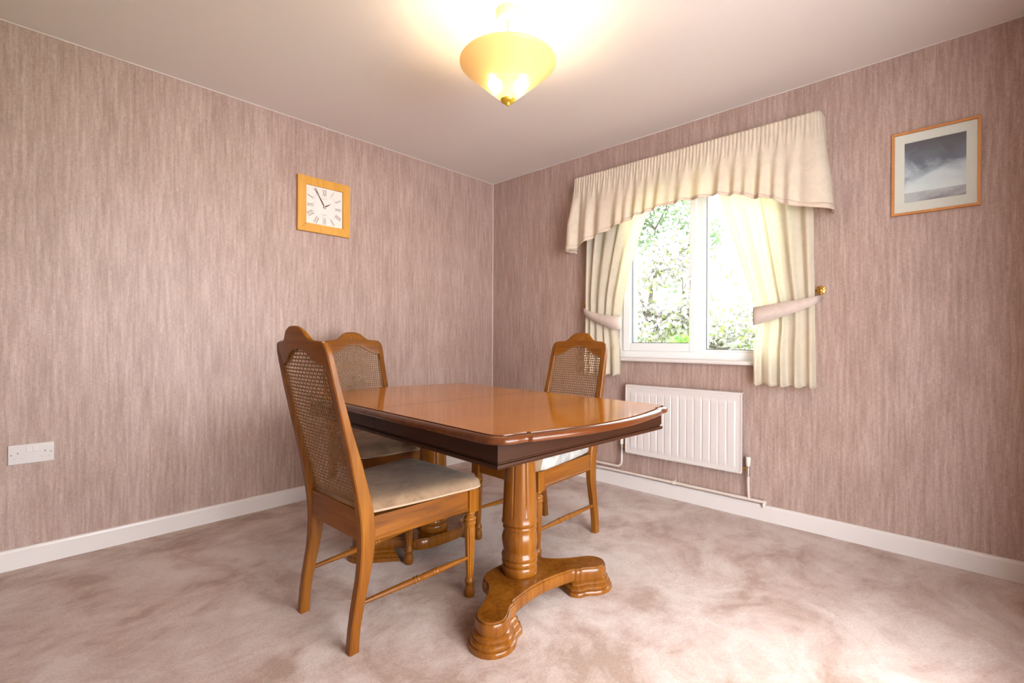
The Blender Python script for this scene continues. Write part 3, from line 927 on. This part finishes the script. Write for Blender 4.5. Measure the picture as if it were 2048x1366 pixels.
HEM = [(0.94, 1.668), (1.00, 1.672), (1.135, 1.722), (1.353, 1.783), (1.533, 1.828), (1.695, 1.851), (1.847, 1.857), (1.97, 1.852), (2.097, 1.835), (2.198, 1.800), (2.293, 1.772), (2.339, 1.742), (2.476, 1.690), (2.56, 1.664)]
PY0, PY1, PD = -0.958, -2.500, 0.118
def pelmet_pt(s, v, inset=0.0):
    L = PD * 2 + (PY0 - PY1)
    d = s * L
    fl = 1 + 0.0 * v
    if d < PD:
        x, y, nx, ny = -d, PY0, 0, 1
    elif d > L - PD:
        x, y, nx, ny = -(L - d), PY1, 0, -1
    else:
        x, y, nx, ny = -PD, PY0 - (d - PD), -1, 0
    c = 0.03                                            # round the two corners
    dl, dr = d - PD, (L - PD) - d
    if abs(dl) < c:
        k = (dl / c + 1) / 2
        nx, ny = -math.sin(k * PI / 2), math.cos(k * PI / 2)
        x, y = -PD + c + c * nx * 1.0 if False else -(PD - c) + c * nx, (PY0 - c) + c * ny
    elif abs(dr) < c:
        k = (1 - dr / c) / 2
        nx, ny = -math.cos(k * PI / 2), -math.sin(k * PI / 2)
        x, y = -(PD - c) + c * nx, (PY1 + c) + c * ny
    ztop = 2.198
    zb = slerp(HEM, -y)
    z = ztop + (zb - ztop) * v
    head = 0.095
    dz = ztop - z
    pencil = 0.0024 * math.sin(2 * PI * d / 0.021) * max(0, 1 - max(0, dz - head) / 0.06)
    grow = min(1, max(0, (dz - head) / 0.25))
    drape = 0.017 * grow * ((0.7 + 0.5 * math.sin(d * 7.3)) * math.sin(2 * PI * d / 0.127 + 1.4 * math.sin(d * 5.1)) + (0.5 + 0.4 * math.sin(d * 9.7 + 1)) * math.sin(2 * PI * d / 0.073 + 1.3 + math.sin(d * 3.7)))
    gather = 0.0035 * math.sin(2 * PI * d / 0.042 + 1.0) * min(1, max(0, (dz - 0.06) / 0.05)) * max(0, 1 - max(0, dz - head) / 0.12)
    flare = 0.040 * v + 0.016 * grow
    off = pencil + drape + gather + flare - inset
    if d < PD * 0.5 or d > L - PD * 0.5:
        off = flare * 0.8 + pencil
    return (min(x + nx * off, -0.003), y + ny * off, z + 0.004 * math.sin(d * 40) * (v > 0.97))
pel = tag(MB().grid(lambda u, v: pelmet_pt(u, v * 0.958), 620, 40).build('pelmet_valance', PELMET, None, smooth=80, solid=0.0018, recalc=False), 'cream pencil pleat pelmet with an arched hem above the window', 'valance')
MB().grid(lambda u, v: pelmet_pt(u, 0.950 + 0.05 * v, -0.0012), 620, 3).build('hem_band', HEMCLOTH, pel, smooth=80, solid=0.0022, recalc=False)
MB().box(-0.112, -0.004, PY1 + 0.01, PY0 - 0.01, 2.165, 2.185).build('pelmet_board', GLOSSWHITE, pel, smooth=0)

def tieback(label, hook_y, pts, s):
    m = MB()
    rings = []
    path = smoothpoly(pts, 2, False)                     # (x, y, ztop, zbottom)
    for x, y, zt, zb in path:
        rings.append([(x, y, zt), (x, y, zb)])
    m.rings(rings, False, False, False)
    tag(m.build('curtain_tieback', TIEBAND, None, smooth=70, solid=0.005, recalc=False), label, 'tieback', 'cloth curtain tiebacks')
    h = thing('tieback_hook', 'aged brass rosette hook holding the ' + ('left' if s > 0 else 'right') + ' curtain tieback', 'hook', (0, hook_y, 1.285), 0, 'brass tieback hooks')
    m = MB()
    def petal(r, z, a):
        return r * (1 + 0.14 * math.cos(8 * a)) if r > 0.008 else r
    m.lathe([(0.002, -0.052), (0.007, -0.051), (0.010, -0.048), (0.014, -0.046), (0.022, -0.044), (0.024, -0.041), (0.020, -0.038), (0.008, -0.037), (0.006, -0.034), (0.006, 0.0)], 32, (0, 0, 0), petal, 0)
    m.build('rosette', BRASS, h, smooth=40)
    MB().tube([(-0.034, 0, -0.004), (-0.036, 0, -0.03), (-0.032, 0, -0.042), (-0.022, 0, -0.046), (-0.014, 0, -0.04)], 0.004, 8).build('hook_arm', BRASS, h)
tieback('dusky cream tieback around the left curtain', -1.024, [(-0.032, -1.032, 1.262, 1.236), (-0.100, -1.038, 1.252, 1.218), (-0.126, -1.09, 1.232, 1.184), (-0.128, -1.19, 1.206, 1.135), (-0.128, -1.27, 1.192, 1.104), (-0.120, -1.326, 1.182, 1.092), (-0.092, -1.342, 1.182, 1.095), (-0.055, -1.32, 1.19, 1.11), (-0.035, -1.20, 1.21, 1.15), (-0.012, -1.05, 1.25, 1.225)], 1)
tieback('dusky cream tieback around the right curtain', -2.494, [(-0.032, -2.496, 1.262, 1.238), (-0.100, -2.492, 1.252, 1.214), (-0.126, -2.44, 1.240, 1.186), (-0.128, -2.34, 1.226, 1.150), (-0.128, -2.25, 1.212, 1.122), (-0.120, -2.194, 1.206, 1.106), (-0.092, -2.178, 1.206, 1.108), (-0.055, -2.20, 1.21, 1.12), (-0.035, -2.32, 1.22, 1.16), (-0.012, -2.48, 1.25, 1.225)], -1)

# ------------------------------------------------------------------ clock on the left wall
clock = thing('wall_clock', 'square yellow beech wall clock with roman numerals on the left wall', 'clock', (-1.545, 0, 1.877))
CS, CI = 0.174, 0.122
fm = MB()
for a, b in (((-CS, -CS), (CS, -CS)), ((CS, -CS), (CS, CS)), ((CS, CS), (-CS, CS)), ((-CS, CS), (-CS, -CS))):
    k = CI / CS
    quad = lambda y: [(a[0], y, a[1]), (b[0], y, b[1]), (b[0] * k, y, b[1] * k), (a[0] * k, y, a[1] * k)]
    v = [(p[0], -0.002, p[2]) for p in quad(0)] + [(a[0], -0.026, a[1]), (b[0], -0.026, b[1]), (b[0] * k, -0.030, b[1] * k), (a[0] * k, -0.030, a[1] * k)]
    MB().add(v, [(0, 1, 2, 3), (4, 5, 6, 7), (0, 1, 5, 4), (1, 2, 6, 5), (2, 3, 7, 6), (3, 0, 4, 7)]).build('frame_rail', W_CLOCK, clock, smooth=0, bev=0.0015)
MB().box(-CI - 0.004, CI + 0.004, -0.016, -0.004, -CI - 0.004, CI + 0.004).build('dial', CLOCKFACE, clock, smooth=0)
def stroke(m, p, q, wd, y=-0.0166):
    p, q = Vector(p), Vector(q)
    d = (q - p).normalized()
    n = Vector((-d.y, d.x)) * wd / 2
    pts = [p + n, p - n, q - n, q + n]
    m.add([(a.x, y, a.y) for a in pts] + [(a.x, y + 0.0006, a.y) for a in pts], [(0, 1, 2, 3), (4, 5, 6, 7), (0, 1, 5, 4), (1, 2, 6, 5), (2, 3, 7, 6), (3, 0, 4, 7)])
ROM = ['XII', 'I', 'II', 'III', 'IIII', 'V', 'VI', 'VII', 'VIII', 'IX', 'X', 'XI']
for h in range(12):
    a = 2 * PI * h / 12
    d = Vector((math.sin(a), math.cos(a)))
    k = max(abs(d.x), abs(d.y))
    r1, r0 = 0.113 / k, 0.072 / k
    if h % 3:
        r1, r0 = min(r1, 0.128), min(r1, 0.128) - 0.044
    t = Vector((d.y, -d.x))
    m = MB()
    def P(x, v):
        q = d * (r0 + (r1 - r0) * v) + t * x
        return (q.x, q.y)
    wd = {'I': 0.006, 'V': 0.014, 'X': 0.015}
    tot = sum(wd[c] for c in ROM[h])
    x = -tot / 2
    for c in ROM[h]:
        e = x + wd[c]
        if c == 'I':
            stroke(m, P((x + e) / 2, 0), P((x + e) / 2, 1), 0.0022)
        elif c == 'V':
            stroke(m, P(x + 0.002, 1), P((x + e) / 2, 0), 0.0028)
            stroke(m, P(e - 0.002, 1), P((x + e) / 2, 0), 0.0013)
        else:
            stroke(m, P(x + 0.002, 1), P(e - 0.002, 0), 0.0028)
            stroke(m, P(e - 0.002, 1), P(x + 0.002, 0), 0.0013)
        x = e
    m.build('numeral', INK, clock, smooth=0)
for q in ((-0.018, 0.052, 0.016, 0.052), (-0.022, -0.050, 0.020, -0.050), (-0.012, -0.056, 0.010, -0.056)):
    m = MB()
    stroke(m, q[:2], q[2:], 0.0022)
    m.build('dial_print', INKGREY, clock, smooth=0)
m = MB()
for q in ((-0.066, -0.066, 0.066, -0.066), (0.066, -0.066, 0.066, 0.066), (0.066, 0.066, -0.066, 0.066), (-0.066, 0.066, -0.066, -0.066)):
    stroke(m, q[:2], q[2:], 0.0008)
m.build('chapter_line', INKGREY, clock, smooth=0)
def hand(name, ang, L, w0):
    d = Vector((math.sin(ang), math.cos(ang)))
    t = Vector((d.y, -d.x))
    pts = [-d * 0.012 + t * w0 * 0.6, -d * 0.012 - t * w0 * 0.6, d * L * 0.3 - t * w0, d * L - t * 0.0008, d * L + t * 0.0008, d * L * 0.3 + t * w0]
    MB().prism([(p.x, p.y) for p in pts], -0.020, -0.0185, 'xz').build(name, INK, clock, smooth=0)
hand('minute_hand', math.radians(-30), 0.128, 0.0042)
hand('hour_hand', math.radians(57.5), 0.052, 0.0045)
MB().lathe([(0.001, -0.023), (0.004, -0.022), (0.005, -0.020), (0.005, -0.017)], 16, (0, 0, 0), None, 1).build('hand_pin', CHROME, clock)

# ------------------------------------------------------------------ picture on the window wall
pic = thing('framed_picture', 'framed cloud print with glass reflection painted in, wide cream mount on the window wall', 'picture', (0, -2.934, 1.820))
PW, PH, PB = 0.1545, 0.197, 0.011
for a, b in (((-PW, -PH), (PW, -PH)), ((PW, -PH), (PW, PH)), ((PW, PH), (-PW, PH)), ((-PW, PH), (-PW, -PH))):
    ia = (math.copysign(PW - PB, a[0]), math.copysign(PH - PB, a[1]))
    ib = (math.copysign(PW - PB, b[0]), math.copysign(PH - PB, b[1]))
    q = (a, b, ib, ia)
    v = [(-0.002, p[0], p[1]) for p in q] + [(-0.020, p[0], p[1]) for p in q]
    MB().add(v, [(0, 1, 2, 3), (4, 5, 6, 7), (0, 1, 5, 4), (1, 2, 6, 5), (2, 3, 7, 6), (3, 0, 4, 7)]).build('frame_rail', W_FRAME, pic, smooth=0, bev=0.001)
MY, MT, MBT = 0.107, 0.143, -0.140
m = MB()
ow, oh = PW - PB, PH - PB
m.box(-0.010, -0.006, -ow, -MY, -oh, oh).box(-0.010, -0.006, MY, ow, -oh, oh).box(-0.010, -0.006, -MY, MY, MT, oh).box(-0.010, -0.006, -MY, MY, -oh, MBT)
m.build('mount', MATBOARD, pic, smooth=0)
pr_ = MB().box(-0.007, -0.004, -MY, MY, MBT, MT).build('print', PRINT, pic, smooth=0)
MB().box(-0.0145, -0.013, -ow, ow, -oh, oh).build('picture_glass', PANE, pic, smooth=0)

# ------------------------------------------------------------------ double socket on the left wall
so = thing('wall_socket', 'white double plug socket on the left wall above the skirting', 'socket', (-2.884, 0, 0.5025))
MB().box(-0.0735, 0.0735, -0.009, 0, -0.0435, 0.0435).build('face_plate', SOCKETW, so, smooth=0, bev=0.003)
for x in (-0.0065, 0.0155):
    MB().add([(x - 0.0105, -0.009, 0.036), (x + 0.0105, -0.009, 0.036), (x + 0.0105, -0.009, 0.008), (x - 0.0105, -0.009, 0.008), (x - 0.0105, -0.0105, 0.036), (x + 0.0105, -0.0105, 0.036), (x + 0.0105, -0.014, 0.008), (x - 0.0105, -0.014, 0.008)], [(0, 1, 2, 3), (4, 5, 6, 7), (0, 1, 5, 4), (1, 2, 6, 5), (2, 3, 7, 6), (3, 0, 4, 7)]).build('rocker_switch', SOCKETW, so, smooth=0, bev=0.0008)
for u, v, w_, h_, mt in ((0.206, 0.43, 0.0035, 0.005, HOLE), (0.07, 0.50, 0.005, 0.003, HOLE), (0.125, 0.71, 0.0055, 0.0022, HOLEPALE), (0.287, 0.71, 0.0055, 0.0022, HOLEPALE),
                     (0.797, 0.43, 0.0035, 0.005, HOLE), (0.925, 0.50, 0.0045, 0.003, HOLE), (0.723, 0.71, 0.0055, 0.0022, HOLEPALE), (0.875, 0.71, 0.0055, 0.0022, HOLEPALE)):
    x, z = -0.0735 + 0.147 * u, 0.0435 - 0.087 * v
    MB().box(x - w_ / 2, x + w_ / 2, -0.0093, -0.006, z - h_ / 2, z + h_ / 2).build('socket_hole', mt, so, smooth=0)

# ------------------------------------------------------------------ garden outside
GZ = -0.35
struct(MB().box(T + 0.02, 30, -22, 22, GZ - 0.2, GZ).build('ground', GRASS, smooth=0))
def leaves(m, rnd, c, r, n, sz):
    for _ in range(n):
        while True:
            p = Vector((rnd.uniform(-1, 1), rnd.uniform(-1, 1), rnd.uniform(-1, 1)))
            if 0.25 < p.length < 1:
                break
        p = Vector((c[0] + p.x * r[0], c[1] + p.y * r[1], c[2] + p.z * r[2]))
        d = Vector((rnd.gauss(0, 1), rnd.gauss(0, 1), rnd.gauss(0, 1))).normalized()
        e = d.orthogonal().normalized()
        s = sz * rnd.uniform(0.7, 1.3)
        nn = d.cross(e)
        m.add([p - d * s, p + e * s * 0.45 + nn * s * 0.12, p + d * s, p - e * s * 0.45 + nn * s * 0.12], [(0, 1, 2), (0, 2, 3)])
def flowers(m, rnd, c, r, n, sz):
    for _ in range(n):
        while True:
            p = Vector((rnd.uniform(-1, 1), rnd.uniform(-1, 1), rnd.uniform(-1, 1)))
            if 0.2 < p.length < 1:
                break
        p = Vector((c[0] + p.x * r[0], c[1] + p.y * r[1], c[2] + p.z * r[2]))
        ax = Vector((rnd.gauss(-0.6, 0.8), rnd.gauss(0, 0.8), rnd.gauss(0.2, 0.8))).normalized()
        a = ax.orthogonal().normalized()
        b = ax.cross(a)
        for k in range(5):
            t = 2 * PI * k / 5
            d = a * math.cos(t) + b * math.sin(t)
            e = a * -math.sin(t) + b * math.cos(t)
            s = sz
            m.add([p, p + d * s * 0.7 + e * s * 0.42 + ax * s * 0.25, p + d * s * 1.1 + ax * s * 0.35, p + d * s * 0.7 - e * s * 0.42 + ax * s * 0.25], [(0, 1, 2), (0, 2, 3)])
def stuff(o):
    o['kind'] = 'stuff'
    return o
def tree(name, label, cat, base, trunk, clusters, leafmat, nleaf, lsz, nflow=0, fsz=0.03, seed=1):
    rnd = random.Random(seed)
    t = thing(name, label, cat, base)
    tp = [Vector(p) for p in trunk]
    tr_ = MB().tube(smoothpoly([tuple(p) for p in tp], 2, False), [0.085 - 0.055 * k / (4 * (len(tp) - 1) + 1) for k in range(len(smoothpoly([tuple(p) for p in tp], 2, False)))], 8).build('trunk', BARK, t)
    bm_ = MB()
    for c, r in clusters:
        q = min(tp, key=lambda p: (p - Vector(c)).length + (0 if p.z < c[2] else 2))
        mid = (q + Vector(c)) / 2 + Vector((rnd.uniform(-.1, .1), rnd.uniform(-.1, .1), rnd.uniform(0, .15)))
        bm_.tube([q, mid, Vector(c)], [0.03, 0.02, 0.008], 6)
        for _ in range(5):
            e = Vector(c) + Vector((rnd.uniform(-1, 1) * r[0], rnd.uniform(-1, 1) * r[1], rnd.uniform(-1, 1) * r[2])) * 0.8
            bm_.tube([mid, (mid + e) / 2 + Vector((0, 0, 0.05)), e], [0.012, 0.008, 0.004], 5)
    bm_.build('branches', BARK, t)
    lm, fm_ = MB(), MB()
    for c, r in clusters:
        leaves(lm, rnd, c, r, nleaf, lsz)
        if nflow:
            flowers(fm_, rnd, c, r, nflow, fsz)
    stuff(lm.build('foliage', leafmat, t, smooth=0, recalc=False))
    if nflow:
        stuff(fm_.build('blossom', PETAL, t, smooth=0, recalc=False))
    return t
def spread(cx, cy, cz, rx, ry, rz, n, r, seed):
    rnd = random.Random(seed)
    out = []
    for _ in range(n):
        while True:
            p = Vector((rnd.uniform(-1, 1), rnd.uniform(-1, 1), rnd.uniform(-1, 1)))
            if p.length < 1:
                break
        s = rnd.uniform(0.75, 1.25) * r
        out.append(((cx + p.x * rx, cy + p.y * ry, cz + p.z * rz), (s, s, s * 0.8)))
    return out
tree('blossom_tree', 'white blossom tree filling the view through the left window pane', 'tree', (4.0, 0.50, GZ), [(0, 0, 0), (0.05, 0.03, 0.8), (-0.03, 0.1, 1.6), (0.1, 0.05, 2.4)],
     spread(0, 0.0, 1.95, 0.75, 0.95, 0.95, 16, 0.42, 4), LEAFSPRING, 80, 0.05, 300, 0.030, 4)
tree('blossom_tree', 'white blossom tree with a pale leaning trunk beyond the right window pane', 'tree', (6.5, 0.15, GZ), [(0, 0.25, 0), (0.0, 0.45, 1.2), (-0.02, 0.50, 2.2), (0.05, 0.52, 3.0), (0, 0.45, 3.9)],
     spread(0, 0.0, 1.55, 0.75, 1.25, 0.95, 17, 0.46, 9), LEAFSPRING, 110, 0.055, 280, 0.034, 9)
tree('garden_tree', 'tall pale green tree behind the blossom, top left of the window', 'tree', (8.2, 2.6, GZ), [(0, 0, 0), (0.05, 0.03, 1.2), (-0.03, 0.1, 2.6), (0.1, 0.05, 4.2)],
     spread(0, 0, 4.0, 1.0, 1.2, 1.5, 12, 0.65, 14), LEAFGREY, 260, 0.09, 0, 0, 14)
tree('green_shrub', 'bright green shrub low in the left window pane', 'shrub', (2.2, -0.62, GZ), [(0, 0, 0), (0.02, 0.02, 0.5), (0, 0, 1.1)],
     spread(0, 0, 1.05, 0.22, 0.24, 0.40, 9, 0.20, 21), LEAFDEEP, 170, 0.045, 0, 0, 21)
tree('grey_shrub', 'grey green shrub at the lower left corner of the window view', 'shrub', (2.45, 0.10, GZ), [(0, 0, 0), (0.02, 0.02, 0.6), (0, 0, 1.2)],
     spread(0, 0, 1.05, 0.25, 0.28, 0.42, 9, 0.22, 25), LEAFGREY, 170, 0.045, 40, 0.02, 25)
